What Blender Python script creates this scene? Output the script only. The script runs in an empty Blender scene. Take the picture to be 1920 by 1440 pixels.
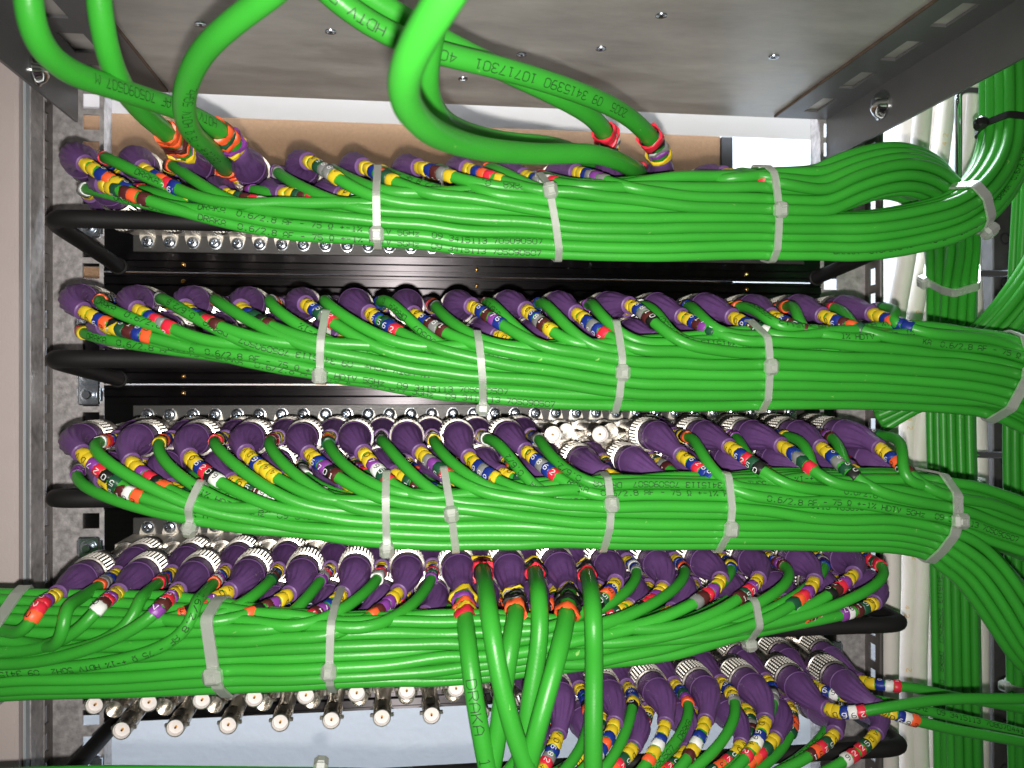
import bpy, math, random
import numpy as np
from mathutils import Matrix, Vector
rng = random.Random(7)
nrg = np.random.default_rng(7)
MM = 0.001
scene = bpy.context.scene
COL = scene.collection

# ------------------------------------------------------------------ camera (all lengths below in millimetres)
FPX = 1608.0; YAW = math.radians(7.3); CS, SN = math.cos(YAW), math.sin(YAW); CAMY = -540.0; HOR = 722.0
cam_d = bpy.data.cameras.new("camera"); cam = bpy.data.objects.new("camera", cam_d); COL.objects.link(cam)
cam.location = (0, CAMY*MM, 0); cam.rotation_euler = (math.radians(90), 0, -YAW)
cam_d.sensor_width = 36.0; cam_d.lens = 36.0*FPX/1920.0; cam_d.clip_start = 0.01; cam_d.clip_end = 20.0
cam_d.shift_y = (HOR-720.0)/1920.0
cam_d.dof.use_dof = True; cam_d.dof.focus_distance = 0.43; cam_d.dof.aperture_fstop = 17.0
scene.camera = cam

# ------------------------------------------------------------------ light: the phone's flash beside the lens, a dim room, a lit wall behind
world = bpy.data.worlds.new("World"); scene.world = world; world.use_nodes = True
bgn = world.node_tree.nodes["Background"]; bgn.inputs[0].default_value = (0.95, 0.93, 0.90, 1); bgn.inputs[1].default_value = 0.06
fl = bpy.data.lights.new("flash_lamp", 'SPOT'); fl.spot_size = math.radians(108); fl.spot_blend = 1.0; fl.energy = 11.6; fl.color = (1.0, 0.965, 0.91); fl.shadow_soft_size = 0.0035
flo = bpy.data.objects.new("flash_lamp", fl); flo.location = (0.001, (CAMY-2)*MM, -0.016); COL.objects.link(flo); flo.rotation_euler = (math.radians(91), 0, -math.radians(4))
rl = bpy.data.lights.new("room_lamp", 'AREA'); rl.shape = 'RECTANGLE'; rl.size = 1.3; rl.size_y = 0.16; rl.energy = 60.0; rl.color = (0.86, 0.93, 1.0)
rlo = bpy.data.objects.new("room_lamp", rl); rlo.location = (0.05, 0.24, 0.92); COL.objects.link(rlo)
rlo.rotation_euler = Vector((0.0, 0.22, -0.95)).to_track_quat('-Z', 'Y').to_euler()
scene.view_settings.view_transform = 'Standard'; scene.view_settings.look = 'None'
scene.view_settings.exposure = 0.0; scene.view_settings.gamma = 1.0

def W(px, py, y):
    """world point (mm) at depth y that the photograph shows at (px, py)"""
    d = y - CAMY; t = (px-960.0)/FPX
    x = d*(SN+t*CS)/(CS-t*SN); D = d*CS+x*SN
    return np.array([x, y, -(py-HOR)*D/FPX])
def PX(p):
    d = p[1]-CAMY; D = d*CS+p[0]*SN
    return 960+FPX*(p[0]*CS-d*SN)/D, HOR-p[2]*FPX/D

# ------------------------------------------------------------------ materials
def _mat(name):
    m = bpy.data.materials.new(name); m.use_nodes = True
    return m, m.node_tree, m.node_tree.nodes["Principled BSDF"]
def mat(name, col, rough=0.45, metal=0.0, bump=0.0, bscale=400.0, vary=0.0, vscale=60.0, stretch=None, spec=None, coat=0.0, sss=0.0, trans=0.0, rvar=0.0):
    m, nt, b = _mat(name)
    b.inputs["Base Color"].default_value = (*col, 1); b.inputs["Roughness"].default_value = rough; b.inputs["Metallic"].default_value = metal
    if spec is not None: b.inputs["Specular IOR Level"].default_value = spec
    if coat: b.inputs["Coat Weight"].default_value = coat
    if sss:
        b.inputs["Subsurface Weight"].default_value = sss; b.inputs["Subsurface Radius"].default_value = (0.002, 0.002, 0.002); b.inputs["Subsurface Scale"].default_value = 1.0
    if trans: b.inputs["Transmission Weight"].default_value = trans
    if bump or vary or rvar:
        tc = nt.nodes.new("ShaderNodeTexCoord"); mp = nt.nodes.new("ShaderNodeMapping")
        nt.links.new(tc.outputs["Object"], mp.inputs[0])
        if stretch: mp.inputs["Scale"].default_value = stretch
    if bump:
        n = nt.nodes.new("ShaderNodeTexNoise"); n.inputs["Scale"].default_value = bscale; n.inputs["Detail"].default_value = 4
        nt.links.new(mp.outputs[0], n.inputs[0])
        bp = nt.nodes.new("ShaderNodeBump"); bp.inputs["Strength"].default_value = bump; bp.inputs["Distance"].default_value = 0.0006
        nt.links.new(n.outputs[0], bp.inputs["Height"]); nt.links.new(bp.outputs[0], b.inputs["Normal"])
    if vary or rvar:
        n2 = nt.nodes.new("ShaderNodeTexNoise"); n2.inputs["Scale"].default_value = vscale; n2.inputs["Detail"].default_value = 5; n2.inputs["Roughness"].default_value = 0.65
        nt.links.new(mp.outputs[0], n2.inputs[0])
    if vary:
        r = nt.nodes.new("ShaderNodeMapRange"); r.inputs[1].default_value = 0.25; r.inputs[2].default_value = 0.75; r.inputs[3].default_value = 1-vary; r.inputs[4].default_value = 1+vary
        nt.links.new(n2.outputs[0], r.inputs[0])
        mx = nt.nodes.new("ShaderNodeVectorMath"); mx.operation = 'SCALE'; mx.inputs[0].default_value = col
        nt.links.new(r.outputs[0], mx.inputs["Scale"]); nt.links.new(mx.outputs[0], b.inputs["Base Color"])
    if rvar:
        r2 = nt.nodes.new("ShaderNodeMapRange"); r2.inputs[1].default_value = 0.3; r2.inputs[2].default_value = 0.7; r2.inputs[3].default_value = max(0.05, rough-rvar); r2.inputs[4].default_value = rough+rvar
        nt.links.new(n2.outputs[0], r2.inputs[0]); nt.links.new(r2.outputs[0], b.inputs["Roughness"])
    return m

def green_mat(name, col):
    m, nt, b = _mat(name)
    tc = nt.nodes.new("ShaderNodeTexCoord")
    n = nt.nodes.new("ShaderNodeTexNoise"); n.inputs["Scale"].default_value = 25; n.inputs["Detail"].default_value = 4
    n2 = nt.nodes.new("ShaderNodeTexNoise"); n2.inputs["Scale"].default_value = 210; n2.inputs["Detail"].default_value = 3; n2.inputs["Distortion"].default_value = 1.2
    nb = nt.nodes.new("ShaderNodeTexNoise"); nb.inputs["Scale"].default_value = 900; nb.inputs["Detail"].default_value = 3
    for q in (n, n2, nb): nt.links.new(tc.outputs["Object"], q.inputs[0])
    oi = nt.nodes.new("ShaderNodeObjectInfo")
    ad = nt.nodes.new("ShaderNodeMath"); ad.operation = 'MULTIPLY_ADD'; ad.inputs[1].default_value = 0.16; ad.inputs[2].default_value = 0.92
    nt.links.new(oi.outputs["Random"], ad.inputs[0])
    r = nt.nodes.new("ShaderNodeMapRange"); r.inputs[1].default_value = 0.3; r.inputs[2].default_value = 0.7; r.inputs[3].default_value = 0.93; r.inputs[4].default_value = 1.07
    nt.links.new(n.outputs[0], r.inputs[0])
    mu = nt.nodes.new("ShaderNodeMath"); mu.operation = 'MULTIPLY'; nt.links.new(ad.outputs[0], mu.inputs[0]); nt.links.new(r.outputs[0], mu.inputs[1])
    sc = nt.nodes.new("ShaderNodeVectorMath"); sc.operation = 'SCALE'; sc.inputs[0].default_value = col; nt.links.new(mu.outputs[0], sc.inputs["Scale"])
    # small pale scuffs and dust
    cr = nt.nodes.new("ShaderNodeMapRange"); cr.inputs[1].default_value = 0.735; cr.inputs[2].default_value = 0.78; cr.inputs[3].default_value = 0.0; cr.inputs[4].default_value = 0.55
    nt.links.new(n2.outputs[0], cr.inputs[0])
    mx = nt.nodes.new("ShaderNodeMix"); mx.data_type = 'RGBA'; mx.inputs[7].default_value = (0.42, 0.75, 0.22, 1)
    nt.links.new(cr.outputs[0], mx.inputs[0]); nt.links.new(sc.outputs[0], mx.inputs[6]); nt.links.new(mx.outputs[2], b.inputs["Base Color"])
    b.inputs["Roughness"].default_value = 0.37; b.inputs["Specular IOR Level"].default_value = 0.45
    bp = nt.nodes.new("ShaderNodeBump"); bp.inputs["Strength"].default_value = 0.25; bp.inputs["Distance"].default_value = 0.0003
    nt.links.new(nb.outputs[0], bp.inputs["Height"]); nt.links.new(bp.outputs[0], b.inputs["Normal"])
    return m

M = {}
M['green'] = green_mat("green_pvc", (0.036, 0.325, 0.028))
M['ink'] = mat("black_ink", (0.004, 0.012, 0.005), 0.6)
M['boot'] = mat("purple_boot", (0.138, 0.060, 0.200), 0.48, bump=0.35, bscale=420, vary=0.22, vscale=110)
M['nickel'] = mat("nickel", (0.80, 0.75, 0.68), 0.30, 1.0, bump=0.18, bscale=160, rvar=0.12, vscale=120)
M['nickel_cast'] = mat("nickel_block", (0.74, 0.69, 0.61), 0.46, 0.7, bump=0.5, bscale=140, vary=0.2, vscale=150, rvar=0.12)
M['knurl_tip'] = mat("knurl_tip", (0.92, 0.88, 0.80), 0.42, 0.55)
M['knurl_gap_shade'] = mat("knurl_gap_shade", (0.02, 0.017, 0.015), 0.5, 0.3)  # same nickel ring, coloured near-black for the shade between raised squares
M['teflon'] = mat("teflon", (0.84, 0.79, 0.77), 0.5, sss=0.1)
M['gold'] = mat("gold_pin", (0.75, 0.42, 0.12), 0.25, 1.0)
M['zinc'] = mat("zinc_screw", (0.72, 0.78, 0.86), 0.22, 1.0, bump=0.1, bscale=300)
M['panel'] = mat("black_anodised", (0.085, 0.078, 0.083), 0.38, 1.0, bump=0.03, bscale=60, stretch=(1.5, 60, 60), vary=0.15, vscale=40)
_b = M['panel'].node_tree.nodes['Principled BSDF']; _b.inputs['Anisotropic Rotation'].default_value = 0.25
_b = M['panel'].node_tree.nodes["Principled BSDF"]; _b.inputs["Anisotropic"].default_value = 1.0
_t = M['panel'].node_tree.nodes.new("ShaderNodeTangent"); _t.direction_type = 'RADIAL'; _t.axis = 'Z'; M['panel'].node_tree.links.new(_t.outputs[0], _b.inputs["Tangent"])
M['strip'] = mat("black_strip", (0.060, 0.058, 0.056), 0.42, 0.5, bump=0.2, bscale=80, stretch=(2, 40, 40))
M['edge'] = mat("bare_edge", (0.42, 0.30, 0.22), 0.4, 0.8)
M['galv'] = mat("galvanised_steel", (0.40, 0.375, 0.375), 0.46, 0.25, bump=0.9, bscale=260, vary=0.45, vscale=200, rvar=0.14)
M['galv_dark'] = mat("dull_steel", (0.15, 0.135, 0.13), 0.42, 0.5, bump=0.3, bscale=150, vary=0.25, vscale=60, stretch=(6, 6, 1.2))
M['chassis'] = mat("grey_chassis", (0.54, 0.515, 0.485), 0.42, 0.42, bump=0.12, bscale=420, vary=0.34, vscale=13, stretch=(0.8, 2.0, 1), rvar=0.12)
M['bracket'] = mat("grey_bracket", (0.150, 0.150, 0.153), 0.40, 0.35, bump=0.15, bscale=500, vary=0.12, vscale=22, rvar=0.1)
M['rust'] = mat("rusty_cut_edge", (0.11, 0.075, 0.052), 0.7, vary=0.4, vscale=120)
M['bar'] = mat("black_rod", (0.009, 0.0085, 0.0085), 0.58, 0.0, bump=0.1, bscale=300, spec=0.35)
M['nylon'] = mat("nylon_tie", (0.60, 0.63, 0.57), 0.38, trans=0.55, sss=0.15, bump=0.1, bscale=300)
M['black_nylon'] = mat("black_nylon", (0.012, 0.012, 0.012), 0.35)
M['white_cable'] = mat("white_pvc", (0.74, 0.69, 0.645), 0.55, vary=0.06, vscale=40, bump=0.1, bscale=300)
M['amber_ink'] = mat("amber_ink", (0.75, 0.42, 0.05), 0.6)
M['cabinet'] = mat("beige_paint", (0.56, 0.48, 0.46), 0.55, bump=0.25, bscale=800, vary=0.03)
M['trim'] = mat("grey_trim", (0.40, 0.43, 0.46), 0.5, bump=0.2, bscale=600)
M['wall'] = mat("painted_wall", (0.74, 0.79, 0.86), 0.8, bump=0.35, bscale=130, vary=0.03, vscale=30)
M['plate'] = mat("white_plate", (0.84, 0.84, 0.86), 0.5)
M['board'] = mat("brown_board", (0.225, 0.130, 0.066), 0.75, vary=0.12, vscale=420, bump=0.2, bscale=700)
M['chrome'] = mat("chrome", (0.62, 0.64, 0.64), 0.12, 1.0)
M['post'] = mat("dark_post", (0.07, 0.068, 0.066), 0.5, 0.4, vary=0.3, vscale=80, bump=0.4, bscale=200)
M['black'] = mat("black_box", (0.012, 0.012, 0.013), 0.5)
DIG = [(0.010, 0.010, 0.010), (0.085, 0.016, 0.016), (0.72, 0.022, 0.050), (0.88, 0.115, 0.030), (0.72, 0.52, 0.022),
       (0.012, 0.075, 0.035), (0.010, 0.028, 0.24), (0.22, 0.045, 0.30), (0.22, 0.22, 0.22), (0.80, 0.80, 0.78)]
DNAME = ['black', 'brown', 'red', 'orange', 'yellow', 'green', 'blue', 'violet', 'grey', 'white']
MD = [mat("marker_"+DNAME[i], c, 0.42, bump=0.2, bscale=500, vary=0.06, vscale=100) for i, c in enumerate(DIG)]
M['digit_white'] = mat("digit_white", (0.8, 0.8, 0.8), 0.5)
M['digit_black'] = mat("digit_black", (0.01, 0.01, 0.01), 0.5)

# ------------------------------------------------------------------ mesh helpers
class MB:
    def __init__(s): s.v = []; s.f = []; s.m = []; s.n = 0
    def add(s, V, F, mi=0):
        V = np.asarray(V, float); s.v.append(V)
        for q in F: s.f.append(tuple(i+s.n for i in q)); s.m.append(mi)
        s.n += len(V)
    def box(s, x0, x1, y0, y1, z0, z1, mi=0, bev=0.0):
        if bev <= 0:
            V = [(x, y, z) for x in (x0, x1) for y in (y0, y1) for z in (z0, z1)]
            s.add(V, [(0,1,3,2), (4,6,7,5), (0,4,5,1), (2,3,7,6), (0,2,6,4), (1,5,7,3)], mi); return
        b = bev; c = [(x0, x1), (y0, y1), (z0, z1)]; V = []; idx = {}
        for sx in (0, 1):
            for sy in (0, 1):
                for sz in (0, 1):
                    p = [c[0][sx], c[1][sy], c[2][sz]]; sg = [1-2*sx, 1-2*sy, 1-2*sz]
                    for ax in range(3):
                        q = list(p)
                        for a in range(3):
                            if a != ax: q[a] += sg[a]*b
                        idx[(sx, sy, sz, ax)] = len(V); V.append(q)
        F = []
        for ax in range(3):
            o = [a for a in range(3) if a != ax]
            for sd in (0, 1):
                q = []
                for (i, j) in ((0,0), (1,0), (1,1), (0,1)):
                    k = [0,0,0]; k[ax] = sd; k[o[0]] = i; k[o[1]] = j; q.append(idx[(*k, ax)])
                F.append(tuple(q) if (sd == 1) == (ax != 1) else tuple(q[::-1]))
            for i in (0, 1):
                for j in (0, 1):
                    k0 = [0,0,0]; k0[o[0]] = i; k0[o[1]] = j; k1 = list(k0); k1[ax] = 1
                    F.append((idx[(*k0, o[0])], idx[(*k1, o[0])], idx[(*k1, o[1])], idx[(*k0, o[1])]))
        for k in ((a, b_, c_) for a in (0,1) for b_ in (0,1) for c_ in (0,1)):
            F.append((idx[(*k,0)], idx[(*k,1)], idx[(*k,2)]))
        s.add(V, F, mi)
    def lathe(s, prof, seg=20, mi=0, axis='y', c=(0,0,0), fl=0, fd=0.0, cap=True):
        """prof: list of (along, radius); axis -y: along = -y"""
        V = []; n = len(prof)
        for (h, r) in prof:
            for k in range(seg):
                a = 2*math.pi*k/seg
                if axis == 'y': V.append((c[0]+r*math.cos(a), c[1]-h, c[2]+r*math.sin(a)))
                elif axis == 'z': V.append((c[0]+r*math.cos(a), c[1]+r*math.sin(a), c[2]+h))
                else: V.append((c[0]+h, c[1]+r*math.cos(a), c[2]+r*math.sin(a)))
        F = [(i*seg+k, i*seg+(k+1) % seg, (i+1)*seg+(k+1) % seg, (i+1)*seg+k) for i in range(n-1) for k in range(seg)]
        if cap: F.append(tuple(range(seg))[::-1]); F.append(tuple((n-1)*seg+k for k in range(seg)))
        s.add(V, F, mi)
    def mesh(s, name, mats, smooth=True, angle=40):
        me = bpy.data.meshes.new(name)
        V = np.vstack(s.v)*MM
        me.from_pydata(V.tolist(), [], s.f)
        for m in mats: me.materials.append(m)
        if len(mats) > 1: me.polygons.foreach_set("material_index", s.m)
        if smooth:
            me.polygons.foreach_set("use_smooth", [True]*len(s.f))
            if angle: me.set_sharp_from_angle(angle=math.radians(angle))
        me.update()
        return me

def link(name, me, parent=None, loc=(0,0,0)):
    o = bpy.data.objects.new(name, me); COL.objects.link(o); o.location = tuple(float(c)*MM for c in loc)
    if parent is not None: o.parent = parent
    return o
def tag(o, label, cat, group=None, kind=None):
    if label: o["label"] = label
    if cat: o["category"] = cat
    if group: o["group"] = group
    if kind: o["kind"] = kind
    return o
def thing(name, label, cat, loc=(0,0,0), group=None):
    o = bpy.data.objects.new(name, None); o.empty_display_size = 0.01; COL.objects.link(o); o.location = tuple(float(c)*MM for c in loc)
    return tag(o, label, cat, group)

ORD = ['first', 'second', 'third', 'fourth', 'fifth', 'sixth', 'seventh', 'eighth', 'ninth', 'tenth', 'eleventh', 'twelfth', 'thirteenth', 'fourteenth', 'fifteenth', 'sixteenth']

# ------------------------------------------------------------------ swept tubes and lettering
def resample(P, step):
    P = np.asarray(P, float); d = np.r_[0, np.cumsum(np.linalg.norm(np.diff(P, axis=0), axis=1))]
    n = max(3, int(d[-1]/step)+1); s = np.linspace(0, d[-1], n)
    return np.stack([np.interp(s, d, P[:, k]) for k in range(3)], 1), s
def catmull(P, n=14):
    P = np.asarray(P, float); P = np.vstack([2*P[0]-P[1], P, 2*P[-1]-P[-2]]); out = []
    for i in range(1, len(P)-2):
        p0, p1, p2, p3 = P[i-1:i+3]
        t0 = 0; t1 = max(1e-6, np.linalg.norm(p1-p0)**.5); t2 = t1+max(1e-6, np.linalg.norm(p2-p1)**.5); t3 = t2+max(1e-6, np.linalg.norm(p3-p2)**.5)
        for t in np.linspace(t1, t2, n, endpoint=False):
            A1 = (t1-t)/(t1-t0)*p0+(t-t0)/(t1-t0)*p1; A2 = (t2-t)/(t2-t1)*p1+(t-t1)/(t2-t1)*p2; A3 = (t3-t)/(t3-t2)*p2+(t-t2)/(t3-t2)*p3
            B1 = (t2-t)/(t2-t0)*A1+(t-t0)/(t2-t0)*A2; B2 = (t3-t)/(t3-t1)*A2+(t-t1)/(t3-t1)*A3
            out.append((t2-t)/(t2-t1)*B1+(t-t1)/(t2-t1)*B2)
    out.append(P[-2]); return np.array(out)
def smooth_path(P, k=2):
    P = P.copy()
    for _ in range(k): P[1:-1] = 0.25*P[:-2]+0.5*P[1:-1]+0.25*P[2:]
    return P
class Path:
    def __init__(s, P, step=2.4):
        s.P, s.s = resample(P, step); n = len(s.P)
        T = np.gradient(s.P, axis=0); T /= np.linalg.norm(T, axis=1)[:, None]+1e-9; s.T = T
        N = np.zeros((n, 3)); up = np.array([0, 0, 1.0]) if abs(T[0, 2]) < .9 else np.array([1.0, 0, 0])
        v = up-T[0]*up.dot(T[0]); N[0] = v/np.linalg.norm(v)
        for i in range(1, n):
            v = N[i-1]-T[i]*N[i-1].dot(T[i]); N[i] = v/np.linalg.norm(v)
        s.N = N; s.B = np.cross(T, N); s.len = s.s[-1]
    def at(s, u):
        u = np.clip(u, 0, s.len-1e-6); f = np.interp(u, s.s, np.arange(len(s.s))); i = int(f); j = min(i+1, len(s.s)-1); w = f-i
        p = s.P[i]*(1-w)+s.P[j]*w; t = s.T[i]*(1-w)+s.T[j]*w; t /= np.linalg.norm(t)
        n = s.N[i]*(1-w)+s.N[j]*w; n -= t*n.dot(t); n /= np.linalg.norm(n)
        return p, t, n, np.cross(t, n)
    def cam_angle(s, u):
        p, t, n, b = s.at(u); d = np.array([0, CAMY, 0.0])-p
        return math.atan2(d.dot(b), d.dot(n))
    def tube(s, mb, r, seg=12, u0=0, u1=None, mi=0, O=np.zeros(3), cap=True, jit=None):
        u1 = s.len if u1 is None else u1
        us = np.r_[u0, s.s[(s.s > u0+.6) & (s.s < u1-.6)], u1]; rings(s, mb, [(u, r) for u in us], seg, mi, O, cap, jit)
def rings(path, mb, prof, seg, mi=0, O=np.zeros(3), cap=True, rf=None, flip=False):
    """sweep a list of (s, radius) round the path; rf(s, angle) scales the radius"""
    A = np.arange(seg)*2*math.pi/seg; ca, sa = np.cos(A), np.sin(A); V = []
    for (u, r) in prof:
        p, t, n, b = path.at(u)
        rr = r if rf is None else r*np.array([rf(u, a) for a in A])
        V.append(p-O+np.outer(ca*rr, n)+np.outer(sa*rr, b))
    m = len(prof)
    F = [(i*seg+k, i*seg+(k+1) % seg, (i+1)*seg+(k+1) % seg, (i+1)*seg+k) for i in range(m-1) for k in range(seg)]
    if cap: F.append(tuple(range(seg))[::-1]); F.append(tuple((m-1)*seg+k for k in range(seg)))
    mb.add(np.vstack(V), F, mi)

G = {'0': '00,0 1,1 0,0 5,1 6,3 6,4 5,4 1,3 0,1 0|1 0', '1': '0 1 4 5,2 6,2 0|1 0,3 0'}
def _g(txt):
    return [[tuple(float(c) for c in p.split()) for p in st.split(',')] for st in txt.split('|')]
GL = {k: _g(v) for k, v in {
 '0': '1 0,0 1,0 5,1 6,3 6,4 5,4 1,3 0,1 0', '1': '1 5,2.2 6,2.2 0|1 0,3.4 0', '2': '0 5,1 6,3 6,4 5,4 4,0 0,4 0',
 '3': '0 5,1 6,3 6,4 5,4 4,3 3,1.5 3|3 3,4 2,4 1,3 0,1 0,0 1', '4': '3 0,3 6,0 2,4 2', '5': '4 6,0 6,0 3.4,3 3.6,4 2.6,4 1,3 0,1 0,0 1',
 '6': '3.6 6,1.5 6,0 4,0 1,1 0,3 0,4 1,4 2.4,3 3.4,0 3', '7': '0 6,4 6,1.4 0', '8': '1 3.2,0 4.2,0 5,1 6,3 6,4 5,4 4.2,3 3.2,1 3.2,0 2.2,0 1,1 0,3 0,4 1,4 2.2,3 3.2',
 '9': '0.6 0,2.6 0,4 2,4 5,3 6,1 6,0 5,0 3.6,1 2.8,4 3', 'D': '0 0,0 6,2.6 6,4 4.6,4 1.4,2.6 0,0 0', 'R': '0 0,0 6,3 6,4 5,4 4,3 3,0 3|2 3,4 0',
 'A': '0 0,0 4.4,1.4 6,2.6 6,4 4.4,4 0|0 2.4,4 2.4', 'K': '0 0,0 6|4 6,0 2.6|1.2 3.6,4 0', 'F': '0 0,0 6,4 6|0 3,3 3', '-': '0.4 3,3.6 3', '+': '0.2 3,3.8 3|2 1.2,2 4.8',
 '.': '1.7 0,2.3 0,2.3 .6,1.7 .6,1.7 0', '/': '0 0,4 6', '%': '0 0,4 6|0 5.6,1 5.6,1 4.6,0 4.6,0 5.6|3 1.4,4 1.4,4 .4,3 .4,3 1.4', 'H': '0 0,0 6|4 0,4 6|0 3,4 3', 'T': '0 6,4 6|2 6,2 0',
 'V': '0 6,2 0,4 6', 'G': '4 5,3 6,1 6,0 5,0 1,1 0,3 0,4 1,4 2.8,2.4 2.8', 'z': '0 4,4 4,0 0,4 0', 'O': '0 0,1.4 0,1.4 1,0.2 2.4,0.2 4.6,1.2 6,2.8 6,3.8 4.6,3.8 2.4,2.6 1,2.6 0,4 0', 'M': '0 0,0 6,2 3,4 6,4 0', 'E': '4 0,0 0,0 6,4 6|0 3,3 3', ' ': ''}.items() if v}
def letter(path, mb, txt, u0, ang, r, h, wch, mi, O=np.zeros(3), flip=False, sw=0.42, pitch=None, gap=0.0):
    """stroke lettering wrapped on the tube: baseline along the path"""
    pitch = pitch or wch*1.28; sg = -1.0 if flip else 1.0
    n = len(txt); tot = pitch*n-gap
    for i, ch in enumerate(txt):
        if ch not in GL: continue
        for st in GL[ch]:
            pts = []
            for a, b in zip(st[:-1], st[1:]):
                L = math.hypot((b[0]-a[0])/4*wch, (b[1]-a[1])/6*h); k = max(1, int(L/1.1))
                for q in range(k): pts.append((a[0]+(b[0]-a[0])*q/k, a[1]+(b[1]-a[1])*q/k))
            pts.append(st[-1]); pts = np.array(pts)
            X = i*pitch+pts[:, 0]/4*wch; Y = (pts[:, 1]/6-.5)*h
            if flip: X = tot-X; Y = -Y
            P2 = np.stack([X, Y], 1); d = np.gradient(P2, axis=0); d /= np.linalg.norm(d, axis=1)[:, None]+1e-9; nn = np.stack([-d[:, 1], d[:, 0]], 1)*sw/2
            V = []
            for q in np.stack([P2+nn, P2-nn], 1).reshape(-1, 2):
                p, t, nv, bv = path.at(u0+q[0]); a = ang+TXT*q[1]/r
                V.append(p-O+(nv*math.cos(a)+bv*math.sin(a))*r)
            mb.add(V, [(2*j, 2*j+1, 2*j+3, 2*j+2) for j in range(len(P2)-1)], mi)
TXT = -1.0
PRINT = "DRAKA  0.6/2.8 AF - 75 O +-1% HDTV 5GHz  09 3415113 705090507  "

# ------------------------------------------------------------------ plug pieces shared by all cables
def make_collar():
    mb = MB()
    mb.lathe([(-11, 6.2), (-11, 8.6), (-10.4, 9.15), (-5.4, 9.15), (-5.0, 8.6), (-4.4, 8.6)], 28, 0, cap=False)
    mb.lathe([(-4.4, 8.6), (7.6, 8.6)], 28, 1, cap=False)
    mb.lathe([(7.6, 8.3), (7.6, 9.05), (8.5, 9.05), (8.7, 8.1)], 28, 0, cap=False)
    nk = 30
    for i in range(5):
        for k in range(nk):
            a = 2*math.pi*(k+.5*(0))/nk; h0 = -4.0+i*2.3; da = math.pi/nk*0.52; V = []
            for (h, r) in ((h0, 8.5), (h0+.2, 9.2), (h0+1.0, 9.2), (h0+1.2, 8.5)):
                for sgn in (-1, 1):
                    aa = a+sgn*da*(1.0 if r < 9 else .8); V.append((r*math.cos(aa), -h, r*math.sin(aa)))
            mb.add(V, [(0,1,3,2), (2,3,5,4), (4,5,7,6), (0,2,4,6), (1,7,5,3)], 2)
    return mb.mesh("knurled_collar", [M['nickel'], M['knurl_gap_shade'], M['knurl_tip']], True, 30)
COLLAR = make_collar()
BOOTP = [(0, 7.9), (.6, 8.3), (9, 8.4), (9.3, 8.65), (9.9, 8.65), (10.2, 8.3), (14, 8.0), (18, 7.3), (22, 6.5), (26, 5.6), (29, 5.0), (31, 4.7), (33, 4.45), (34.6, 4.3), (34.9, 4.6), (37.6, 4.5), (38, 3.9)]
BLEN = 38.0
def boot_rf(u, a):
    if 15 < u < 33: return 1+0.05*math.sin(math.pi*(u-15)/18)*(1 if math.cos(a*12+.13) > 0 else -1)
    return 1.0

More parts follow.
